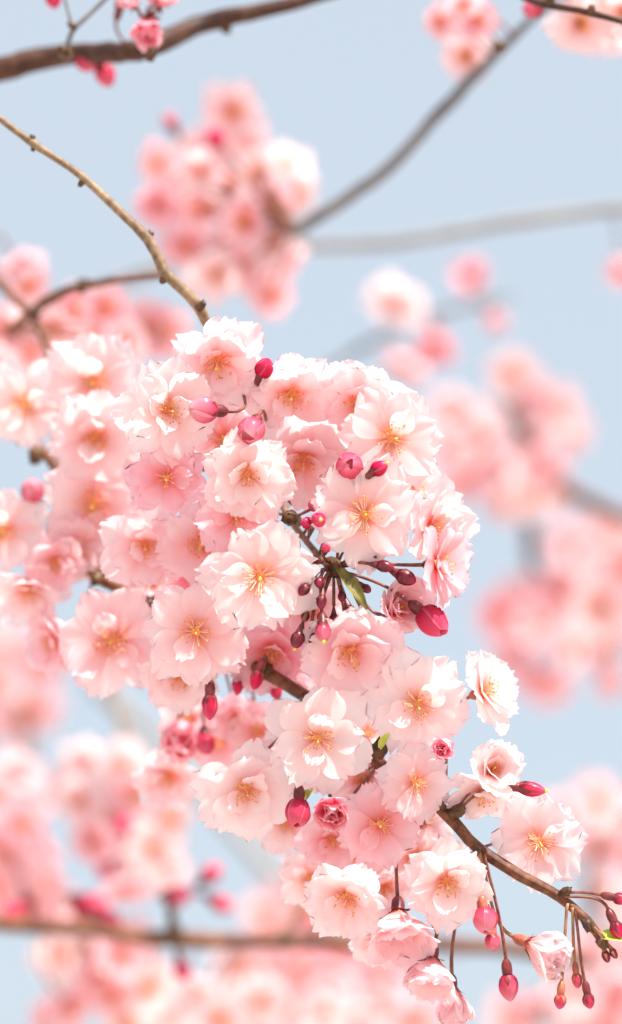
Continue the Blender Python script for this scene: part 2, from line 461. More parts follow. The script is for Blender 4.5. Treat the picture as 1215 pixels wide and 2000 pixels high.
# ------------------------------------------------------------------ blossoms
def petal(L, W, th0, bend, cup, ruf, seed, nu=13, nv=9, notch=0.10, base=0.0, twist=0.0):
    rr = random.Random(seed)
    u = np.linspace(-1, 1, nu)[None, :]
    s = np.linspace(0, 1, nv)[:, None]
    ph = [rr.uniform(0, 6.28) for _ in range(6)]
    asym = rr.uniform(-.12, .12)
    tip = 0.13 * np.abs(u + asym * .4) ** 2 + notch * np.exp(-((u - asym) / 0.20) ** 2) \
        + 0.030 * np.sin(u * 7 + ph[0]) + 0.030 * np.sin(u * 13 + ph[1])
    se = s * (1 - tip * s ** 2)
    t = np.clip(s / 0.64, 0, 1)
    f = (0.16 + 0.84 * np.sin(t * math.pi / 2) ** 1.15) * np.sqrt(1 - 0.74 * np.clip((s - 0.60) / 0.40, 0, 1) ** 2.2)
    fine = np.linspace(0, 1, 60)
    ang = th0 - bend * fine ** 1.4
    R = np.concatenate([[0], np.cumsum(np.cos(ang[:-1]) * (1 / 59))])
    H = np.concatenate([[0], np.cumsum(np.sin(ang[:-1]) * (1 / 59))])
    x = np.interp(se, fine, R) * L
    z = np.interp(se, fine, H) * L
    a = np.interp(se, fine, ang)
    lat = u * W * f
    nrm = cup * W * f * u ** 2 + ruf * W * s ** 2 * (0.5 * np.sin(u * 3.4 + ph[2] + s * 2) + 0.22 * np.sin(u * 6.5 + ph[3]) + 0.25 * np.sin(s * 6 + ph[4])) \
        - 0.07 * W * np.exp(-(u / 0.22) ** 2) * s + twist * lat * s
    X = base + x - np.sin(a) * nrm
    Y = lat + np.zeros_like(X)
    Z = z + np.cos(a) * nrm
    uv = np.stack([np.broadcast_to((u + 1) / 2, X.shape), np.broadcast_to(s, X.shape)], -1).reshape(-1, 2)
    return np.stack([X, Y, Z], -1).reshape(-1, 3), gridfaces(nu, nv), uv

def rotz(v, a):
    c, s = math.cos(a), math.sin(a)
    o = v.copy()
    o[:, 0] = v[:, 0] * c - v[:, 1] * s
    o[:, 1] = v[:, 0] * s + v[:, 1] * c
    return o

#            count, length, half width, rise, outward bend, cup, ruffle     (mm, degrees)
KINDS = {
    'open': [(6, 14.6, 5.5, 3, 8, .10, .15), (6, 13.4, 5.1, 15, 14, .12, .17), (1, 9.6, 3.8, 40, 30, .22, .22)],
    'flat': [(7, 14.6, 5.2, 0, 8, .06, .14), (6, 13.4, 5.0, 10, 14, .10, .16), (2, 8.6, 3.4, 32, 34, .2, .22)],
    'cup':  [(6, 14.8, 5.9, 20, 8, .14, .15), (5, 13.4, 5.4, 34, 14, .17, .17), (2, 9.8, 4.0, 52, 20, .24, .22)],
    'bell': [(6, 15.0, 7.2, 62, 22, .24, .10), (5, 13.6, 6.4, 68, 18, .26, .12), (3, 9.0, 4.4, 72, 8, .3, .15)],
    'half': [(5, 14.2, 7.6, 74, 14, .40, .09), (5, 13.4, 7.0, 80, 2, .42, .10), (4, 12.0, 5.6, 84, -14, .45, .14)],
    'rosette': [(5, 14.0, 8.2, 52, -26, .30, .07), (5, 13.0, 7.6, 66, -34, .34, .08), (4, 11.5, 6.4, 78, -34, .40, .10)],
}

def whorls(kind, seed, nu=13, nv=9):
    rr = random.Random(seed)
    out = []
    off = rr.uniform(0, 6.28)
    for w_i, (n, L, W, th, bend, cup, ruf) in enumerate(KINDS[kind]):
        n = n + rr.choice((0, 0, 1)) if w_i < 2 else n + rr.choice((-1, 0, 1, 1))
        for i in range(n):
            az = off + 2 * math.pi * (i + rr.uniform(-.20, .20)) / n
            k = rr.uniform(.86, 1.08)
            v, f, u = petal(L * k, W * k * rr.uniform(.92, 1.08), math.radians(th + rr.uniform(-8, 8)), math.radians(bend + rr.uniform(-14, 14)),
                            cup + rr.uniform(-.06, .08), ruf * rr.uniform(.6, 1.6), rr.random(), nu, nv,
                            notch=rr.uniform(.05, .16), base=1.5 - 0.35 * w_i, twist=rr.uniform(-.14, .14))
            v = v.copy()
            v[:, 2] += 0.35 * w_i
            out.append((rotz(v, az), f, u))
        off += math.pi / max(1, n) * rr.uniform(.7, 1.3)
    return out

def ball(c, r, e, n=5, m=3):
    """small ellipsoid stretched by e along its random axis"""
    V, F = [], []
    for j in range(m + 1):
        a = math.pi * j / m
        for i in range(n):
            b = 2 * math.pi * i / n
            V.append((c[0] + r * math.sin(a) * math.cos(b), c[1] + r * math.sin(a) * math.sin(b), c[2] + r * e * math.cos(a)))
    for j in range(m):
        for i in range(n):
            F.append((j * n + i, j * n + (i + 1) % n, (j + 1) * n + (i + 1) % n, (j + 1) * n + i))
    return np.array(V), F, np.zeros((len(V), 2))

def stamens(seed, n=24, spread=42, length=6.2, thin=0.10, an_r=0.30):
    rr = random.Random(seed)
    fil, ant = [], []
    for i in range(n):
        az = rr.uniform(0, 6.28)
        el = math.radians(spread * math.sqrt(rr.random()) + rr.uniform(-4, 4))
        L = length * rr.uniform(.62, 1.12)
        d0 = Vector((math.sin(el * .5) * math.cos(az), math.sin(el * .5) * math.sin(az), math.cos(el * .5)))
        d1 = Vector((math.sin(el * 1.25) * math.cos(az), math.sin(el * 1.25) * math.sin(az), math.cos(el * 1.25)))
        p0 = Vector((math.cos(az) * .9, math.sin(az) * .9, 0.3))
        p1 = p0 + d0 * L * .5
        p2 = p1 + d1 * L * .5
        fil.append(tube([p0, (p0 + p1) * .5, p1, p2], [thin * 1.3, thin * 1.1, thin, thin * .8], 4, cap=False))
        ant.append(ball(p2, an_r * rr.uniform(.75, 1.2), rr.uniform(1.0, 1.5)))
    return join(fil), join(ant)

def calyx_parts(r=1.9, L=4.6, sepal=4.2, flare=0.5, seed=1, wrap=None, smooth=False):
    """tube hanging below the corolla (towards -Z), and the five sepals at its mouth"""
    rr = random.Random(seed)
    prof = [(-L, .42), (-L * .92, .62), (-L * .7, .92), (-L * .4, 1.0), (-L * .12, .93), (0.2, .95), (0.35, .5)]
    if smooth:
        prof = [(-L, .30), (-L * .8, .42), (-L * .55, .62), (-L * .25, .86), (0, 1.0), (0.3, 1.02), (0.45, .6)]
    cup = tube([Vector((0, 0, z)) for z, _ in prof], [r * k for _, k in prof], 9)
    sep = []
    for i in range(5):
        az = 2 * math.pi * i / 5 + rr.uniform(-.12, .12)
        rows, uv = [], []
        for t in (0, .3, .6, .85, 1):
            wd = r * .62 * (1 - t ** 1.7) + .02
            if wrap:
                rad, zz = wrap(t)
            else:
                rad, zz = r * .9 + sepal * t * math.sin(flare + .4 * t), sepal * t * math.cos(flare + .4 * t) - .2
            for q in (-1, 0, 1):
                rows.append((rad - .10 * r * abs(q), wd * q, zz)); uv.append(((q + 1) / 2, t))
        sep.append((rotz(np.array(rows), az), gridfaces(3, 5), np.array(uv)))
    return cup, sep

def put_calyx(root, parts, k, material):
    cup, sep = parts
    c = obj('calyx', mesh('calyx', cup[0] * k * MM, cup[1]), material, root)
    for v, f, u in sep:
        obj('sepal', mesh('sepal', v * k * MM, f), material, c)

def pedicel_mesh(a, b, arrive, r0, r1, lift=0.0, n=10):
    """a: at the branch, b: at the calyx; arrives along `arrive` (local frame, mm)"""
    L = (b - a).length
    c1 = a + (b - a) * .32 + Vector(lift) * L * .25
    c2 = b - arrive * L * .38
    pts, rad = [], []
    for i in range(n + 1):
        t = i / n
        pts.append(a * (1 - t) ** 3 + c1 * 3 * t * (1 - t) ** 2 + c2 * 3 * t * t * (1 - t) + b * t ** 3)
        rad.append(r0 + (r1 - r0) * t ** 3 + .12 * math.exp(-t * 12))
    return tube(pts, rad, 7)

def frame(facing, spin):
    return facing.to_track_quat('Z', 'Y') @ Quaternion((0, 0, 1), spin)

def S(part, k):
    v, f, u = part
    return np.asarray(v) * k, f, u

FG_KEYS = ('tan', 'low', 'back')
def hook(root_loc, q, local_mm, node, keys):
    base_w = root_loc + q @ (Vector(local_mm) * MM)
    n = node if node is not None else nearest(base_w, keys)
    return q.inverted() @ (n - root_loc) / MM

def blossom(label, px, py, rpx, facing, dz=0, pink=0.2, kind='open', node=None, group='sharp blossoms of the near cluster', keys=FG_KEYS, calyx='calyx', yellow=False, seed=None, pigment='petal'):
    seed = seed if seed is not None else int(px * 7 + py * 13)
    rr = random.Random(seed)
    f = DIR(*facing)
    k = rpx * PX(dz) / ({'open': 13.6, 'flat': 14.0, 'cup': 13.2, 'bell': 10.4, 'half': 9.2, 'rosette': 10.0, 'globe': 11.0}[kind] * MM)
    loc = P(px, py, dz)
    q = frame(f, rr.uniform(0, 6.28))
    root = empty('cherry_blossom', loc, q)
    for v, fc, u in whorls(kind, seed):
        p = min(1, max(0, pink * (.72 + .3 * pink) + .02 + rr.uniform(-.08, .08)))
        obj('petal', mesh('petal', v * k * MM, fc, u), M[pigment], root, (p, rr.random(), 0, 1))
    if kind in ('open', 'flat', 'cup', 'bell', 'globe'):
        n = rr.randint(28, 40)
        fil, ant = stamens(seed, n, {'open': 58, 'flat': 64, 'cup': 46, 'bell': 26, 'globe': 30}[kind], 5.5, .085, .27)
        o = obj('stamen_filaments', mesh('filaments', fil[0] * k * MM, fil[1]), M['filament'], root); o['kind'] = 'stuff'
        o = obj('anthers', mesh('anthers', ant[0] * k * MM, ant[1]), M['anther'], o); o['kind'] = 'stuff'
        st = tube([(0, 0, .2), (0.2, 0.1, 3), (.4, .2, 6.0)], [.2, .16, .14], 5)
        sg = ball((.4, .2, 6.2), .36 if not yellow else .52, .8, 7, 5)
        rc = ball((0, 0, -.1), 1.75, .42, 9, 6)
        obj('receptacle', mesh('receptacle', rc[0] * k * MM, rc[1]), M['throat'], root)
        o = obj('pistil', mesh('pistil', st[0] * k * MM, st[1]), M['filament'], root)
        obj('stigma', mesh('stigma', sg[0] * k * MM, sg[1]), M['stigma'], o)
    fl = {'globe': .95, 'open': 1.75, 'flat': 1.85, 'cup': 1.45, 'bell': .75, 'half': .5, 'rosette': .9}[kind]
    put_calyx(root, calyx_parts(1.9, 5.0, 4.2, fl, seed), k, M[calyx])
    b = Vector((0, 0, -4.9 * k))
    a = hook(loc, q, b, P(*node) if node else None, keys)
    lift = q.inverted() @ UP * .3
    pd = pedicel_mesh(a, b, Vector((0, 0, 1)), .42, .62, lift)
    obj('pedicel', mesh('pedicel', pd[0] * MM, pd[1]), M['young_pedicel' if calyx == 'young_calyx' else 'pedicel'], root)
    tag(root, label, 'blossom', group)
    return root

def bud(label, px, py, rpx, axis, dz=0, pale=0.0, node=None, tip=False, cover=0.45, slim=1.0, loose=0.0, group='buds of the near cluster', keys=FG_KEYS, calyx='calyx', seed=None, tube_len=4.6):
    """closed bud: five wrapped petals, urn calyx, sepals; axis points from stalk to tip; (px, py) is the middle of the petals"""
    seed = seed if seed is not None else int(px * 5 + py * 11)
    rr = random.Random(seed)
    f = DIR(*axis)
    r = 0.88 * rpx * PX(dz) / MM               # mm
    Lb = 2.5 * r * slim
    loc = P(px, py, dz) - f * (Lb * .45 * MM)
    q = frame(f, rr.uniform(0, 6.28))
    root = empty('flower_bud', loc, q)
    def prof(t):
        return r * max(0.0, math.sin(math.pi * (0.17 + 0.83 * t))) ** .62
    nu, nv = 9, 9
    for i in range(5):
        c = i * 2.513 + rr.uniform(-.15, .15)
        V, U = [], []
        for j in range(nv):
            for m_ in range(nu):
                u = -1 + 2 * m_ / (nu - 1)
                t0 = j / (nv - 1)
                t = t0 * (1 - .10 * abs(u) ** 2 - loose * .05 * i)
                an = c + u * 1.2 + t * .5
                ra = prof(min(t, 1)) * (1 + (.045 + .06 * loose) * u + (.012 + .02 * loose) * i) + loose * r * .05 * t * (i % 3) + .03 * r * math.sin(u * 5 + i) * t
                V.append((ra * math.cos(an), ra * math.sin(an), Lb * t))
                U.append(((u + 1) / 2, t))
        obj('petal', mesh('bud_petal', np.array(V) * MM, gridfaces(nu, nv), U), M['dark_bud' if cover >= .74 else 'bud'], root, (min(1, max(0, 1 - pale * .75 + rr.uniform(-.06, .06))), 0, 0, 1))
    if tip:
        tp = join([ball((0, 0, Lb * 1.0), r * .28, 1.1, 7, 5), tube([(0, 0, Lb * .8), (0, 0, Lb)], [r * .15, r * .2], 5)])
        obj('stigma', mesh('stigma', tp[0] * MM, tp[1]), M['stigma'], root)
    dark = cover >= .74
    cr = .70 * r if dark else max(.52 * r, min(1.6, .74 * r))
    wrap = lambda t: (prof(cover * t) * 1.06 + .1 if t > 0.02 else cr * .9, Lb * cover * t)
    tl = tube_len * min(1.0, r / 2.6 + .2) * (.8 if dark else 1)
    put_calyx(root, calyx_parts(cr, tl, 4, .2, seed, wrap, dark), 1, M[calyx])
    b = Vector((0, 0, -tl * .98))
    a = hook(loc, q, b, P(*node) if node else None, keys)
    pd = pedicel_mesh(a, b, Vector((0, 0, 1)), .46, .52, q.inverted() @ UP * .2)
    obj('pedicel', mesh('pedicel', pd[0] * MM, pd[1]), M['young_pedicel' if calyx == 'young_calyx' else 'pedicel'], root)
    tag(root, label, 'bud', group)
    return root

B = blossom
# ---- upper half of the big cluster
B('frilled pink blossom on top of the cluster where the tan branch enters', 424, 702, 96, (.05, -.42, .9), 12, .22, 'cup', yellow=True)
B('pale blossom with peaked petals beside the crimson bud on the top edge', 570, 768, 90, (.0, -.38, .9), 14, .16, 'cup', yellow=True)
B('scalloped pale pink blossom on the cluster top above the big white one', 702, 784, 96, (-.05, -.40, .9), 15, .18, 'cup', yellow=True)
B('large white blossom with golden stamens on the outer shoulder of the cluster', 764, 856, 100, (.12, -.05, 1), 4, .02, 'open', yellow=True)
B('cream white blossom with spread petals behind the round pale bud', 326, 800, 92, (.22, -.12, .9), 8, .02, 'cup')
B('soft cream blossom at the upper shoulder above the orange centred one', 184, 744, 90, (.05, -.15, 1), 62, .06, 'open', keys=('low', 'back', 'sidedown'))
B('pale yellowish blossom half seen above the knobbly twig', 50, 790, 84, (-.1, -.1, 1), 68, .02, 'open', keys=('low', 'back', 'sidedown'))
B('soft pink blossom with folded white inner petals below the cream ones', 185, 852, 90, (.05, -.2, 1), 54, .15, 'cup', keys=('low', 'back'))
B('drooping pink blossom with a brown flecked throat in the heart of the cluster', 592, 892, 94, (.02, -.6, .8), 17, .3, 'cup')
B('half hidden pink blossom with orange stamens under the round pale bud', 440, 856, 76, (-.1, -.3, .9), 24, .35, 'open')
B('white blossom opened sideways with a dark slit throat', 482, 924, 86, (.14, -.24, .9), 0, .0, 'cup')
B('deep pink blossom with a crimson cupped centre', 326, 934, 70, (.05, -.1, 1), 10, .75, 'open')
B('rose pink blossom with a glowing orange centre', 463, 1006, 80, (0, -.15, 1), 5, .62, 'open')
B('big flat pale blossom with fine radiating stamens above the bunch of tiny buds', 712, 1006, 108, (.02, -.05, 1), -5, .14, 'flat')
B('white sideways blossom with petals pointing up out over the sky', 838, 1030, 92, (.72, -.12, .6), 8, .06, 'cup')
B('soft pink blossom with orange centre beside the small pale blurred bud', 183, 984, 98, (0, -.1, 1), 58, .28, 'open')
B('pink blossom with long rusty stamens beside the bare twig gap', 284, 1062, 80, (.1, -.22, .9), 26, .3, 'cup')
B('broad pink blossom tucked behind the orange centred rose one', 392, 1062, 86, (.05, -.2, 1), 20, .38, 'open')
B('large cream blossom with a yellow stigma beside the dangling dark buds', 508, 1124, 104, (-.05, -.12, 1), -6, .02, 'open', yellow=True)
B('pale blossom half seen beside the small blurred bud', 4, 1036, 84, (.1, -.1, 1), 63, .15, 'open', keys=('low',))
B('peach blossom seen edge on, below the half seen pale blossoms', 56, 1148, 74, (.0, -.6, .7), 62, .2, 'cup', keys=('low',))
B('small pink blossom with a red orange throat between soft petals', 108, 1098, 56, (.0, -.3, .9), 57, .5, 'cup', keys=('low',))
B('wide salmon blossom with ruffled petals hanging under the bare twig', 222, 1250, 106, (-.02, -.12, 1), 40, .32, 'open')
B('flat pink blossom with a mass of looping stamens beside the wide salmon one', 382, 1234, 98, (.05, -.1, 1), 6, .26, 'open')
B('frilly salmon blossom hanging directly below the dangling dark buds', 684, 1268, 100, (.04, -.36, .9), 2, .34, 'cup')
B('peach blossom half hidden behind the dangling dark buds', 604, 1192, 72, (-.1, -.2, .9), 20, .3, 'open')
B('small pleated pink blossom pressed against the olive bract', 764, 1192, 62, (.5, .25, .75), 6, .42, 'bell')
B('rosy half open blossom facing out over the sky beside the pleated one', 852, 1102, 78, (.85, .05, .45), -2, .62, 'cup', node=(655, 1108, 4))
B('bright pink blossom in shadow under the large cream one', 532, 1268, 82, (-.05, -.5, .8), 28, .7, 'cup')
B('pink blossom peeping out beside the wide salmon one', 112, 1252, 66, (-.7, -.2, .6), 62, .5, 'cup')
B('pale pink blossom below the one with looping stamens', 352, 1318, 76, (-.1, -.4, .9), 30, .22, 'cup')
# ---- blossoms deeper in, seen in the gaps
B('pink blossom deep between the crimson centred and cream blossoms', 250, 920, 80, (0, 0, 1), 66, .3, 'open', keys=('back',))
B('magenta tinted blossom deep behind the large cream blossom', 400, 1132, 74, (.1, -.3, .9), 40, .85, 'open', keys=('back', 'low'))
B('blush blossom deep behind the round magenta bud', 640, 856, 84, (.1, -.2, 1), 34, .2, 'open')
B('blush blossom deep below the top crimson bud', 470, 790, 80, (0, -.1, 1), 42, .22, 'open')
B('blush blossom deep beneath the soft orange centred one', 160, 1070, 74, (-.1, -.3, .9), 59, .3, 'open', keys=('low',))
B('pale blossom deep behind the white shoulder blossom', 800, 950, 76, (.4, .1, .8), 30, .12, 'open')
B('pink blossom deep under the bare twig gap', 292, 1140, 60, (.2, .2, .9), 46, .35, 'cup')
# ---- lower spray
B('full white frilled blossom standing alone against the sky below the salmon one', 816, 1374, 98, (.0, -.1, 1), 0, .08, 'open', node=(800, 1532, 12))
B('white blossom turned in profile with a bare red calyx', 942, 1352, 78, (.72, .28, .5), 5, .0, 'cup', node=(866, 1574, 6), calyx='young_calyx')
B('large white blossom with an apricot centre below the cut twig', 622, 1440, 98, (.02, -.08, 1), 0, .02, 'open')
B('greyish white blossom hanging below the large apricot centred one', 482, 1540, 92, (.12, -.22, .9), 12, .04, 'cup')
B('blurred half open pink globe blossom beside the hanging crimson bud', 346, 1462, 48, (.25, .3, .85), 62, .7, 'rosette', keys=('low',))
B('pale lilac blossom under the blurred pink globe', 330, 1512, 66, (-.1, -.5, .8), 70, .3, 'cup', keys=('low',))
B('small peachy blossom over the kinked brown branch', 812, 1528, 70, (.02, -.1, 1), 2, .24, 'open')
B('white globe shaped blossom with one petal hanging loose', 958, 1506, 58, (.25, .28, .85), 0, -.06, 'bell', node=(892, 1584, 4))
B('white loose petals blossom hanging under the globe shaped one', 945, 1540, 74, (-.1, -.7, .6), 6, .0, 'cup', node=(892, 1584, 4))
B('full pink blossom with an orange eye beyond the brown branch', 1054, 1644, 92, (.1, -.05, 1), 6, .24, 'flat', node=(935, 1658, 3))
B('rosy blossom with an orange eye under the rosette bud', 742, 1610, 80, (.02, -.1, 1), 6, .55, 'open', node=(765, 1512, 14))
B('pink blossom half hidden under the two round buds', 648, 1636, 64, (.0, -.3, .9), 20, .5, 'cup')
B('white bell blossom hanging sideways on a dark stalk', 682, 1748, 86, (-.22, -.42, .85), 6, .06, 'cup', node=(765, 1515, 14))
B('blush bell blossom hanging from a dark stalk between two white ones', 778, 1782, 76, (.02, -.72, .68), 0, .36, 'bell', node=(768, 1520, 12))
B('white blossom with a brown flecked eye hanging below the brown branch', 872, 1720, 84, (.1, -.22, .95), -5, .03, 'cup', node=(935, 1660, 0))
B('blush blossom glimpsed behind the two hanging white bells', 752, 1728, 58, (.1, -.4, .9), 22, .2, 'cup', node=(770, 1520, 14))
B('pink cup blossom hanging mouth down from a dark stalk', 846, 1872, 60, (-.14, -.86, .55), -2, .34, 'bell', node=(935, 1662, 0))
B('closed pink blossom hanging behind the mouth down cup', 884, 1930, 50, (.05, -.95, .25), 7, .42, 'half', node=(935, 1662, 0))
B('half open blossom on a red stalk below the brown branch', 1030, 1842, 60, (.8, -.28, .6), -2, .22, 'half', node=(935, 1662, 0), calyx='young_calyx')
B('tiny white petals blossom beside the spur with olive scales', 718, 1432, 46, (.2, .1, .9), 30, .05, 'open')
B('small blurred pink blossom beneath the cut twig', 505, 1428, 58, (-.1, -.1, 1), 52, .5, 'open', keys=('low',))
B('small blurred rose blossom beside the hanging crimson bud', 462, 1398, 50, (.1, -.3, .9), 56, .6, 'cup', keys=('low',))

B('blurred rosy blossom in the gap beside the pink globe', 428, 1444, 62, (.1, -.2, 1), 66, .55, 'open', keys=('low',))
B('blurred pale blossom below the hanging crimson bud', 372, 1404, 62, (-.1, .1, 1), 74, .3, 'open', keys=('low',))
B('blurred blush blossom behind the greyish white one', 530, 1500, 70, (.0, -.2, 1), 60, .35, 'open', keys=('low',))
B('blurred pink blossom behind the two hanging white bells', 620, 1690, 62, (-.2, -.3, .9), 58, .4, 'cup', keys=('low',))

B('pale blossom behind the small peachy one and the spur', 706, 1524, 64, (.1, -.1, 1), 26, .2, 'open', keys=('low',))
B('blush blossom behind the hanging bells near the brown branch', 806, 1668, 62, (.1, -.3, .9), 24, .15, 'open', node=(860, 1578, 8))
B('pale blossom behind the large apricot centred one', 566, 1488, 66, (-.1, -.2, 1), 28, .12, 'open', keys=('low',))
B('soft pink blossom behind the cut twig', 640, 1342, 62, (.1, .1, 1), 34, .3, 'open', keys=('low',))

B('pale blossom behind the sideways white bell', 604, 1716, 62, (-.2, -.2, .9), 42, .12, 'open', keys=('low',))
B('soft pink blossom behind the rosy one with the orange eye', 702, 1668, 64, (.0, -.2, 1), 30, .3, 'open', keys=('low',))
B('pale blossom behind the egg shaped bud', 560, 1606, 60, (-.1, -.2, 1), 46, .18, 'open', keys=('low',))
B('blush blossom behind the kink of the brown branch', 826, 1606, 54, (.0, -.1, 1), 24, .2, 'open', node=(860, 1578, 8))
B('pale blossom below the blush bell', 736, 1836, 52, (-.1, -.5, .8), 16, .1, 'cup', node=(768, 1520, 12))

# ---- buds
K = bud
N0 = (652, 1110, 4)                           # the node the dark buds hang from
K('oval crimson bud standing on the top edge between two blossoms', 517, 718, 20, (.25, .55, .6), 4, .0, cover=.3)
K('round pale pink bud with a white sunlit top and thorny calyx', 396, 800, 29, (-.8, .05, .55), -8, .72, cover=.35, slim=.86)
K('swelling pink bud with white curled petals in the heart of the cluster', 491, 842, 27, (-.2, -.5, .75), -6, .6, loose=1.0, cover=.25, slim=.95)
K('round magenta bud with a pale petal rim', 683, 910, 28, (.0, .1, .95), -6, .28, loose=.5, cover=.3, slim=.82)
K('dark magenta bud with a yellow tip beside the round magenta one', 741, 914, 16, (.75, .45, .4), -8, .0, tip=True, cover=.5)
K('small round crimson bud on the spur, upper of a close pair', 615, 986, 14, (.1, .15, .95), 0, .15, cover=.4, node=(570, 1014, 10))
K('small crimson bud with a yellow tip facing out of the spur', 622, 1016, 17, (.2, .05, .95), -6, .05, tip=True, cover=.4, node=(600, 1060, 12))
K('small dull crimson bud pressed beside the yellow tipped one', 599, 1021, 13, (-.3, .1, .9), -2, .0, cover=.6, node=(598, 1060, 12))
K('tiny crimson bud standing over the dark stalk hub', 637, 1070, 10, (.15, .4, .85), -6, .2, cover=.4, node=N0)
K('tiny dark bud nearest the hub on a short stalk', 610, 1092, 9, (-.8, .3, .5), -4, .0, cover=.8, node=N0)
K('tiny dark red bud hanging short of the long stalked ones', 593, 1152, 12, (-.6, -.75, .35), -8, .0, cover=.75, node=N0)
K('tiny dark bud on the shortest straight stalk below the hub', 624, 1138, 11, (-.15, -.5, .8), -8, .0, cover=.85, node=N0)
K('dark bud halfway down the bunch of hanging stalks', 628, 1176, 11, (-.1, -.9, .4), -9, .0, cover=.85, slim=1.2, node=N0)
K('dark purple bud with a yellow point, longest stalk of the hanging bunch', 581, 1250, 15, (-.3, -.95, .15), -6, .0, tip=True, cover=.9, node=N0)
K('dark purple bud hanging between the yellow pointed and the pink one', 608, 1247, 12, (-.05, -1, .1), -4, .0, cover=.9, node=N0)
K('rosy hanging bud with an olive tip in the bunch of stalks', 631, 1236, 17, (.05, -.75, .55), -8, .45, tip=True, cover=.4, node=N0)
K('dark bud with a brown stub hidden behind the olive bract', 684, 1196, 13, (.3, -.9, .3), 4, .0, cover=.9, node=N0)
K('tiny maroon bud on a thin straight stalk behind the rosy hanging one', 652, 1208, 9, (.0, -1, .2), -1, .0, cover=.9, node=N0)
K('tiny maroon bud on a short stalk against the olive bract', 668, 1166, 9, (.1, -.9, .4), -3, .0, cover=.9, node=N0)
K('tiny maroon bud between the two yellow pointed hanging ones', 596, 1205, 9, (-.3, -.9, .3), -3, .0, cover=.9, node=N0)
K('tiny maroon bud under the level stalks of the hub', 716, 1150, 9, (.7, -.6, .3), -3, .0, cover=.9, node=N0)
K('maroon bud on a level stalk from the hub, upper of three', 735, 1086, 13, (.95, .1, .3), -3, .0, cover=.95, slim=1.2, node=N0)
K('maroon bud on a level stalk from the hub, middle of three', 752, 1106, 13, (.95, -.15, .3), -7, .0, cover=.95, slim=1.2, node=N0)
K('stout maroon bud on a level stalk touching the rosy half open blossom', 793, 1128, 17, (.85, -.4, .35), -5, .0, cover=.9, slim=1.1, node=N0)
K('swollen magenta bud with petals parting, hanging over the sky', 846, 1214, 29, (.75, -.62, .3), -4, .22, loose=.8, cover=.22, slim=1.05, node=(652, 1112, 6))
K('magenta sliver of a bud behind the large cream blossom', 424, 1106, 12, (-.5, .2, .8), 8, .05, cover=.3)
K('long magenta bud with a yellow tip pointing out over the sky', 1038, 1541, 16, (.99, -.12, .2), -2, .1, tip=True, cover=.55, slim=1.5, node=(892, 1584, 4))
B('bright pink ragged rosette above the small peachy blossom', 866, 1466, 30, (-.1, .2, .9), -3, .9, 'half', node=(866, 1574, 6), group='buds of the near cluster')
K('egg shaped magenta bud hanging beside the pink rosette', 582, 1588, 26, (-.05, -.9, .4), 0, .3, loose=.6, cover=.22, slim=.98, node=(602, 1364, 22))
B('deep pink rosette bud unfurling beside the egg shaped one', 648, 1576, 40, (.05, -.3, .95), -2, .3, 'rosette', node=(602, 1364, 22), group='buds of the near cluster', pigment='bud')
K('long crimson bud with a dark neck hanging below pale petals', 410, 1380, 17, (.0, -1, .1), 14, .08, cover=.4, slim=1.3)
K('blurred magenta bud beside the hanging crimson one', 402, 1454, 20, (.1, -.6, .7), 52, .15, cover=.3)
K('crimson bud under the bright pink shadowed blossom, beside the cut twig', 501, 1328, 14, (-.3, -.9, .2), 18, .0, cover=.4, slim=1.2)
K('dull crimson bud hanging behind the crimson one under the shadowed blossom', 465, 1338, 13, (-.1, -1, .2), 30, .0, cover=.5, slim=1.3)
K('blurred red bud lying along the cut twig, lower side', 538, 1346, 15, (.2, -.9, .2), 34, .1, cover=.4, slim=1.3)
K('blurred red bud lying along the cut twig, upper side', 586, 1328, 14, (.7, -.5, .2), 34, .1, cover=.4, slim=1.3)
K('plump pale pink bud hanging on the tan stalk pair', 948, 1798, 25, (.15, -.9, .35), -6, .66, loose=.7, cover=.25, slim=.95, node=(935, 1660, 0), calyx='young_calyx')
K('small round rosy bud just below the plump pale one', 963, 1840, 17, (.1, -.85, .5), -3, .5, cover=.3, slim=.85, node=(935, 1662, 0), calyx='young_calyx')
K('pink bud with a long brown calyx tube dangling lowest on its stalk', 994, 1928, 21, (.1, -1, .15), -4, .55, cover=.4, slim=1.1, node=(945, 1668, 0), calyx='calyx')
K('slim tan bud with a red point, hanging shortest of the tip trio', 1127, 1915, 11, (.1, -1, .15), -2, .4, cover=.6, slim=1.2, node=(1118, 1772, -2), calyx='young_calyx')
K('slim brown bud with a red point beside the tan one', 1094, 1956, 13, (-.1, -1, .15), -4, .25, cover=.6, node=(1108, 1764, -2), calyx='young_calyx')
K('slim dark bud with a red point hanging outermost of the tip trio', 1150, 1955, 13, (.2, -1, .1), -4, .2, cover=.65, node=(1124, 1780, -2), calyx='calyx')
K('crimson bud on a long arching stalk from the branch tip', 1212, 1756, 13, (.97, -.2, .1), -2, .15, cover=.5, node=(1105, 1744, -2), calyx='calyx')
K('dark red bud on the lower arching stalk from the branch tip', 1206, 1816, 15, (.4, -.9, .2), -3, .1, cover=.6, node=(1102, 1750, -2), calyx='calyx')
K('tiny brown bud at the very end of the branch', 1184, 1868, 9, (.3, -.95, .1), -4, .0, cover=.95, slim=1.2, node=(1152, 1806, -4), calyx='young_calyx')
K('tiny tan bud beside the brown one at the branch end', 1199, 1862, 8, (.5, -.85, .1), -4, .0, cover=.95, slim=1.2, node=(1160, 1812, -4), calyx='young_calyx')
K('small blurred pale pink bud with a white top beside the half seen blossoms', 64, 958, 26, (.0, .35, .8), 62, .6, cover=.3, slim=.85)

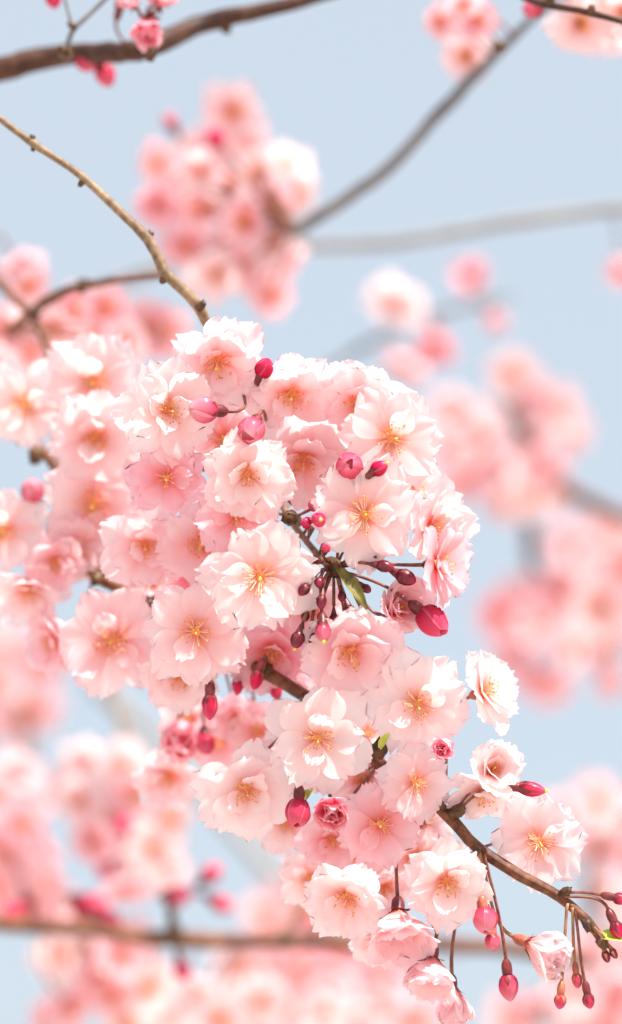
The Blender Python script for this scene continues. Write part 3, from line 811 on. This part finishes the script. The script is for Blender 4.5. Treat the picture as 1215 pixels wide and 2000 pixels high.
# olive bract folded at the hub, and a young leaf at the branch tip
def leaf_blade(name, a, b, wd, fold, mat_, parent_key, lift):
    root, base, _ = BR[parent_key]
    ax = (b - a)
    L = ax.length; ax.normalize()
    side = ax.cross(lift).normalized(); nrm = side.cross(ax)
    V, U = [], []
    for j in range(10):
        t = j / 9
        ww = wd * math.sin(math.pi * min(1, .12 + .84 * t)) ** .8
        for i in range(5):
            u = -1 + i / 2
            V.append(a - base + ax * L * t + side * ww * u + nrm * (abs(u) * fold * ww + .08 * L * math.sin(t * 3)))
            U.append(((u + 1) / 2, t))
    obj(name, mesh(name, [tuple(v) for v in V], gridfaces(5, 10), U), mat_, root)
leaf_blade('bract', P(660, 1112, -2), P(716, 1192, -8), 1.9 * MM, .8, M['bract'], 'tan', DIR(.3, .2, 1))
leaf_blade('bract', P(664, 1108, 0), P(706, 1196, -1), 1.6 * MM, .5, M['bract'], 'tan', DIR(.6, .1, .8))
leaf_blade('young_leaf', P(1168, 1830, -3), P(1222, 1838, -3), 2.2 * MM, .5, M['leaf'], 'low', DIR(.1, .8, .6))
leaf_blade('young_leaf', P(742, 1462, 2), P(762, 1432, -2), 1.2 * MM, .5, M['leaf'], 'low', DIR(-.4, .2, .9))
leaf_blade('young_leaf', P(596, 1560, 6), P(612, 1540, 2), 1.2 * MM, .5, M['leaf'], 'low', DIR(-.4, .2, .9))

# ------------------------------------------------------------------ blossoms further back
VAR = []
for s_ in range(8):
    kind = ('open', 'cup', 'open', 'cup', 'bell', 'flat', 'cup', 'half')[s_]
    co = join(whorls(kind, 900 + s_, 7, 6))
    fil, ant = stamens(70 + s_, 14, 40, 5.6, .2, .55)
    st = join([fil, ant])
    cu_, se_ = calyx_parts(1.9, 5.0, 4.2, 1.5, s_)
    cx = join([cu_] + se_)
    VAR.append((mesh('corolla', co[0] * MM, co[1], co[2]), mesh('stamens', st[0] * MM, st[1]), mesh('calyx', cx[0] * MM, cx[1])))

def far_blossom(label, group, px, py, rpx, dz, pink, keys, facing=None, var=None):
    seed = int(px * 3 + py * 17)
    rr = random.Random(seed)
    v = rr.choice((0, 0, 1, 2, 2, 3, 5, 5, 6)) if var is None else var
    fc = DIR(*(facing or (rr.uniform(-.6, .6), rr.uniform(-.7, .25), rr.uniform(.45, 1))))
    pink = min(1, pink * .9 + .06)
    k = rpx * PX(dz) / (13.2 * MM)
    loc = P(px, py, dz)
    q = frame(fc, rr.uniform(0, 6.28))
    root = empty('cherry_blossom', loc, q)
    co, st, cx = VAR[v]
    for nm, me, mt in (('corolla', co, M['petal']), ('stamens', st, M['anther']), ('calyx', cx, M['calyx'])):
        o = obj(nm, me, mt, root, (pink, 0, 0, 1))
        o.scale = (k, k, k)
    a = hook(loc, q, (0, 0, -4.9 * k), None, keys)
    pd = pedicel_mesh(a, Vector((0, 0, -4.9 * k)), Vector((0, 0, 1)), .5, .65, q.inverted() @ UP * .3)
    obj('pedicel', mesh('pedicel', pd[0] * MM, pd[1]), M['pedicel'], root)
    tag(root, label, 'blossom', group)

def cluster(label, group, dz, keys, rows, spread=25):
    """label: where the bunch is; each blossom adds its tone and its place in the bunch"""
    cx = sum(r_[0] for r_ in rows) / len(rows)
    cy = sum(r_[1] for r_ in rows) / len(rows)
    top, low = min(r_[1] for r_ in rows), max(r_[1] for r_ in rows)
    far = sorted(math.hypot(r_[0] - cx, r_[1] - cy) for r_ in rows)[len(rows) // 2]
    for row in rows:
        px, py, rpx, pink = row[:4]
        rr = random.Random(px * 31 + py)
        tone = 'creamy white' if pink < .06 else 'pale blush' if pink < .22 else 'soft pink' if pink < .42 else 'rose pink' if pink < .58 else 'deep pink'
        t = (py - top) / max(1, low - top)
        place = 'topmost' if t == 0 else 'lowest' if t == 1 else 'high' if t < .36 else 'low' if t > .68 else 'midway'
        rim = 'on the fringe' if math.hypot(px - cx, py - cy) > far else 'in the core'
        far_blossom('blurred %s blossom %s %s of %s' % (tone, place, rim, label), group, px, py, rpx, dz + rr.uniform(-spread, spread), pink, keys, *row[4:])

cluster('the round bunch above the tan branch', 'blossoms of the round cluster under the dark bough', 250, ('grey', 'pale'), [
    (452, 216, 58, .3, (.1, -.2, .9), 0), (470, 262, 50, .25, (.1, -.1, .9), 5), (420, 285, 46, .3, (-.1, -.1, .9), 2), (375, 300, 46, .2, (-.2, .1, .9), 0), (350, 345, 52, .5), (310, 400, 48, .7), (395, 330, 46, .2), (395, 405, 50, .35), (362, 478, 52, .55), (450, 350, 50, .15), (500, 340, 52, .1),
    (555, 330, 56, .0, (.3, .6, .6), 1), (575, 380, 46, .05), (525, 395, 52, .65), (482, 432, 52, .6), (440, 470, 48, .4), (420, 538, 52, .1), (395, 545, 40, .1), (470, 520, 50, .3),
    (530, 470, 48, .15), (520, 540, 50, .3), (530, 580, 44, .5), (310, 320, 40, .35, (-.3, .1, .9), 5), (560, 500, 38, .4)], 30)
cluster('the bunch around the curved brown twig', 'blossoms behind the tan branch', 215, ('side', 'sidedown'), [
    (36, 520, 48, .5), (55, 560, 42, .45), (14, 640, 56, .35), (150, 606, 50, .55), (205, 598, 46, .6), (110, 640, 50, .3), (60, 690, 54, .3), (285, 640, 56, .45), (330, 650, 50, .4), (240, 672, 50, .4), (180, 655, 46, .3), (0, 720, 54, .25), (130, 690, 48, .35)], 30)
far_blossom('blurred creamy white petals blossom floating in the open sky', 'scattered blossoms against the sky', 772, 592, 58, 430, .06, ('upright',), (.3, .55, -.5), 5)
far_blossom('blurred pink blossom drooping beside the creamy white one', 'scattered blossoms against the sky', 848, 648, 62, 440, .62, ('upright',), (0, -.7, .5), 4)
far_blossom('blurred tall pink blossom topmost of the scattered ones', 'scattered blossoms against the sky', 925, 555, 52, 445, .6, ('upright',), (-.2, .3, .7), 4)
far_blossom('blurred pink bloom tip at the foot of the tall pink one', 'scattered blossoms against the sky', 958, 610, 40, 445, .6, ('upright',), (.3, -.6, .5), 7)
far_blossom('blurred blush blossom half lost behind the cluster edge', 'scattered blossoms against the sky', 790, 715, 46, 430, .4, ('upright',))
far_blossom('blurred pink petals blossom alone below the level pale branch', 'scattered blossoms against the sky', 1218, 530, 34, 330, .6, ('pale',))
cluster('the ragged bunch on the slanting branch', 'peach blossoms beside the big cluster', 500, ('right', 'stub'), [
    (1000, 728, 52, .1, (.1, -.3, .9), 0), (1045, 770, 44, .6), (1080, 800, 56, .25), (1110, 845, 50, .15), (1060, 860, 46, .5), (895, 810, 62, .15), (880, 870, 60, .45), (945, 850, 58, .2), (960, 905, 60, .6),
    (1010, 930, 60, .3), (1030, 970, 50, .05), (1075, 965, 48, .05), (900, 930, 54, .5), (985, 985, 40, .2), (1070, 910, 46, .55)], 35)
cluster('the heavy bunch below the slanting branch', 'coral blossoms beside the profile blossom', 520, ('stub', 'right'), [
    (1120, 1070, 58, .4), (1180, 1060, 60, .15), (1225, 1100, 58, .45), (1165, 1120, 60, .4), (1095, 1150, 58, .4), (1170, 1190, 64, .05, (.1, .2, .9), 0), (1130, 1210, 58, .05), (985, 1200, 54, .65), (1030, 1160, 50, .45),
    (1050, 1220, 54, .45), (1110, 1265, 54, .3), (1000, 1275, 50, .55), (1050, 1315, 52, .6), (1080, 1345, 46, .65), (1180, 1265, 50, .25), (1220, 1190, 56, .4), (1190, 1330, 34, .5)], 35)
cluster('the bunch beside the yellow tipped bud', 'far blossoms behind the branch tip', 470, ('far',), [
    (1110, 1590, 56, .35), (1165, 1570, 60, .3), (1220, 1590, 60, .4), (1175, 1640, 58, .45), (1225, 1660, 56, .35), (1180, 1740, 46, .1), (1220, 1770, 44, .15)], 35)
cluster('the bunch under the olive twig', 'cream blossoms under the olive twig', 320, ('drop', 'bottom', 'rise', 'diag'), [
    (185, 1490, 60, .05), (240, 1500, 58, .0, (.1, .3, .8), 0), (165, 1560, 58, .08), (265, 1545, 54, .45), (215, 1590, 54, .1), (300, 1580, 58, .15), (340, 1600, 56, .0), (190, 1640, 52, .6), (250, 1640, 52, .3),
    (300, 1660, 56, .0, (.1, .2, .9), 2), (270, 1710, 52, .2), (320, 1700, 46, .2), (240, 1735, 44, .5), (130, 1540, 46, .1)], 30)
cluster('the crowd along the winding twig', 'rose blossoms along the winding twig', 360, ('edge', 'bottom'), [
    (30, 1510, 60, .05), (-10, 1560, 60, .2), (60, 1560, 52, .3), (40, 1610, 54, .7), (10, 1660, 56, .6), (70, 1660, 50, .55), (30, 1710, 54, .55), (90, 1720, 52, .45), (60, 1765, 50, .5), (110, 1770, 44, .4), (-10, 1740, 54, .5), (0, 1620, 54, .6)], 30)
cluster('the faint bunch over the sky gap', 'faint blossoms over the sky gap', 540, ('edge',), [
    (20, 1270, 62, .2), (-10, 1330, 60, .25), (60, 1380, 58, .45), (85, 1290, 52, .35), (20, 1400, 54, .35), (0, 1200, 56, .2)], 30)
cluster('the cream bunch under the level branch', 'lowest blossoms under the level branch', 330, ('bottom',), [
    (120, 1870, 60, .0, (0, .3, .9), 0), (175, 1850, 54, .05), (235, 1870, 54, .55), (265, 1845, 48, .3), (190, 1910, 54, .4), (220, 1940, 52, .7), (130, 1960, 56, .5), (110, 1990, 54, .6), (290, 1930, 58, .02), (320, 1975, 60, .0), (250, 1990, 56, .1),
    (390, 1940, 54, .12), (430, 1990, 56, .15)], 30)
cluster('the wide drift below the level branch', 'drift of blossoms below the level branch', 430, ('bottom', 'diag'), [
    (470, 1890, 60, .1), (530, 1880, 58, .3), (590, 1890, 60, .45), (510, 1950, 60, .15), (570, 1960, 60, .3), (640, 1910, 60, .4), (630, 1980, 60, .2), (700, 1930, 60, .3), (690, 1990, 58, .2), (750, 1970, 58, .3), (740, 1900, 54, .5), (810, 1990, 54, .35), (480, 2000, 56, .1),
    (560, 1760, 56, .2), (520, 1790, 50, .2), (610, 1790, 54, .45), (660, 1850, 50, .5)], 35)
cluster('the drift behind the dangling tip buds', 'far blossoms behind the branch tip', 430, ('far', 'bottom'), [
    (1000, 1985, 54, .35), (1060, 1960, 56, .4), (1120, 1940, 54, .35), (1170, 1900, 54, .3), (1215, 1930, 56, .5), (1190, 1980, 56, .45), (1130, 1995, 54, .4), (1220, 1850, 46, .25), (1150, 1850, 42, .2)], 35)
cluster('the trio on the grey branch end', 'blossoms at the top of the grey branch', 165, ('grey', 'corner'), [
    (862, 42, 36, .55, (-.2, -.3, .9), 0), (932, 36, 38, .75, (.1, -.3, .9), 2), (912, 108, 52, .2, (-.1, -.2, .9), 0), (905, 4, 34, .3)], 15)
cluster('the bunch under the thin dark twig', 'blossoms under the thin dark twig', 130, ('corner',), [
    (1132, 46, 60, .15, (0, -.3, .9), 0), (1195, 50, 56, .15), (1185, 5, 54, .1), (1215, 20, 50, .1)], 12)
cluster('the pair on the dark bough', 'blossoms on the dark bough', 66, ('top',), [
    (290, 40, 62, .95, (0, -.7, .6), 7), (310, 6, 58, .55, (.2, .3, .9), 7), (262, 10, 40, .7, (-.3, .3, .8), 7)], 6)

def far_bud(label, group, px, py, rpx, dz, axis, keys, pale=.2, **kw):
    return bud(label, px, py, rpx, axis, dz, pale, group=group, keys=keys, **kw)
far_bud('blurred pink bud nestled under the dark bough, upper of the pair', 'buds on the dark bough', 168, 122, 20, 102, (.8, -.5, .2), ('top',), .3)
far_bud('blurred crimson bud hanging under the dark bough, lower of the pair', 'buds on the dark bough', 206, 146, 22, 104, (.3, -.9, .2), ('top',), .25)
far_bud('blurred small crimson bud beside the pair under the bough', 'buds on the dark bough', 196, 112, 15, 100, (.6, -.2, .5), ('top',), .05)
far_bud('blurred crimson bud hanging on the forked grey twig', 'buds on the dark bough', 104, -2, 17, 80, (.2, -.9, .2), ('topfork2', 'topfork'), .1)
far_bud('blurred pink bud beside the magenta blossom on the dark bough', 'buds on the dark bough', 236, 6, 13, 80, (.2, .6, .4), ('topfork', 'top'), .3)
far_bud('blurred crimson bud at the joint of grey branch and thin dark twig', 'buds on the dark bough', 1040, 16, 20, 90, (-.6, -.4, .5), ('grey', 'corner'), .25)
far_bud('blurred lone pink bud above the round cluster', 'buds of the round cluster', 332, 236, 15, 240, (-.4, .7, .4), ('grey',), .55)
far_bud('blurred pale bud at the shoulder of the round cluster', 'buds of the round cluster', 302, 292, 20, 240, (-.6, .5, .5), ('grey',), 1.0)
far_bud('blurred crimson bud in front of the topmost blossom of the round cluster', 'buds of the round cluster', 420, 270, 20, 220, (-.2, .2, .9), ('grey',), .05)
far_bud('blurred magenta bud among the cream blossoms under the olive twig', 'buds on the low branches', 240, 1612, 22, 290, (.3, -.2, .9), ('drop', 'bottom'), .15)
far_bud('blurred crimson bud below the cream blossoms', 'buds on the low branches', 205, 1702, 16, 290, (-.4, -.6, .4), ('drop', 'bottom'), .1)
far_bud('blurred fat magenta bud lying over the level branch', 'buds on the low branches', 180, 1778, 34, 250, (.8, -.4, .3), ('bottom',), .2)
far_bud('blurred magenta bud lower end of the pair over the level branch', 'buds on the low branches', 216, 1806, 26, 240, (.8, -.5, .3), ('bottom',), .15)
far_bud('blurred pink bud on the upright spur twig', 'buds on the low branches', 352, 1748, 22, 226, (.9, .1, .3), ('bottomspur',), .45)
far_bud('blurred rosy bud floating highest off the spur twig', 'buds on the low branches', 414, 1705, 20, 240, (.7, .6, .2), ('bottomspur',), .35)
far_bud('blurred pink bud outermost off the spur twig', 'buds on the low branches', 434, 1766, 20, 240, (.9, -.4, .2), ('bottomspur',), .5)
far_bud('blurred dark red bud hanging below the level branch', 'buds on the low branches', 357, 1896, 18, 226, (.3, -.9, .2), ('bottom',), .0)
far_bud('blurred crimson bud under the rose blossoms above the level branch', 'buds on the low branches', 30, 1790, 30, 260, (-.5, -.6, .4), ('bottom',), .2)
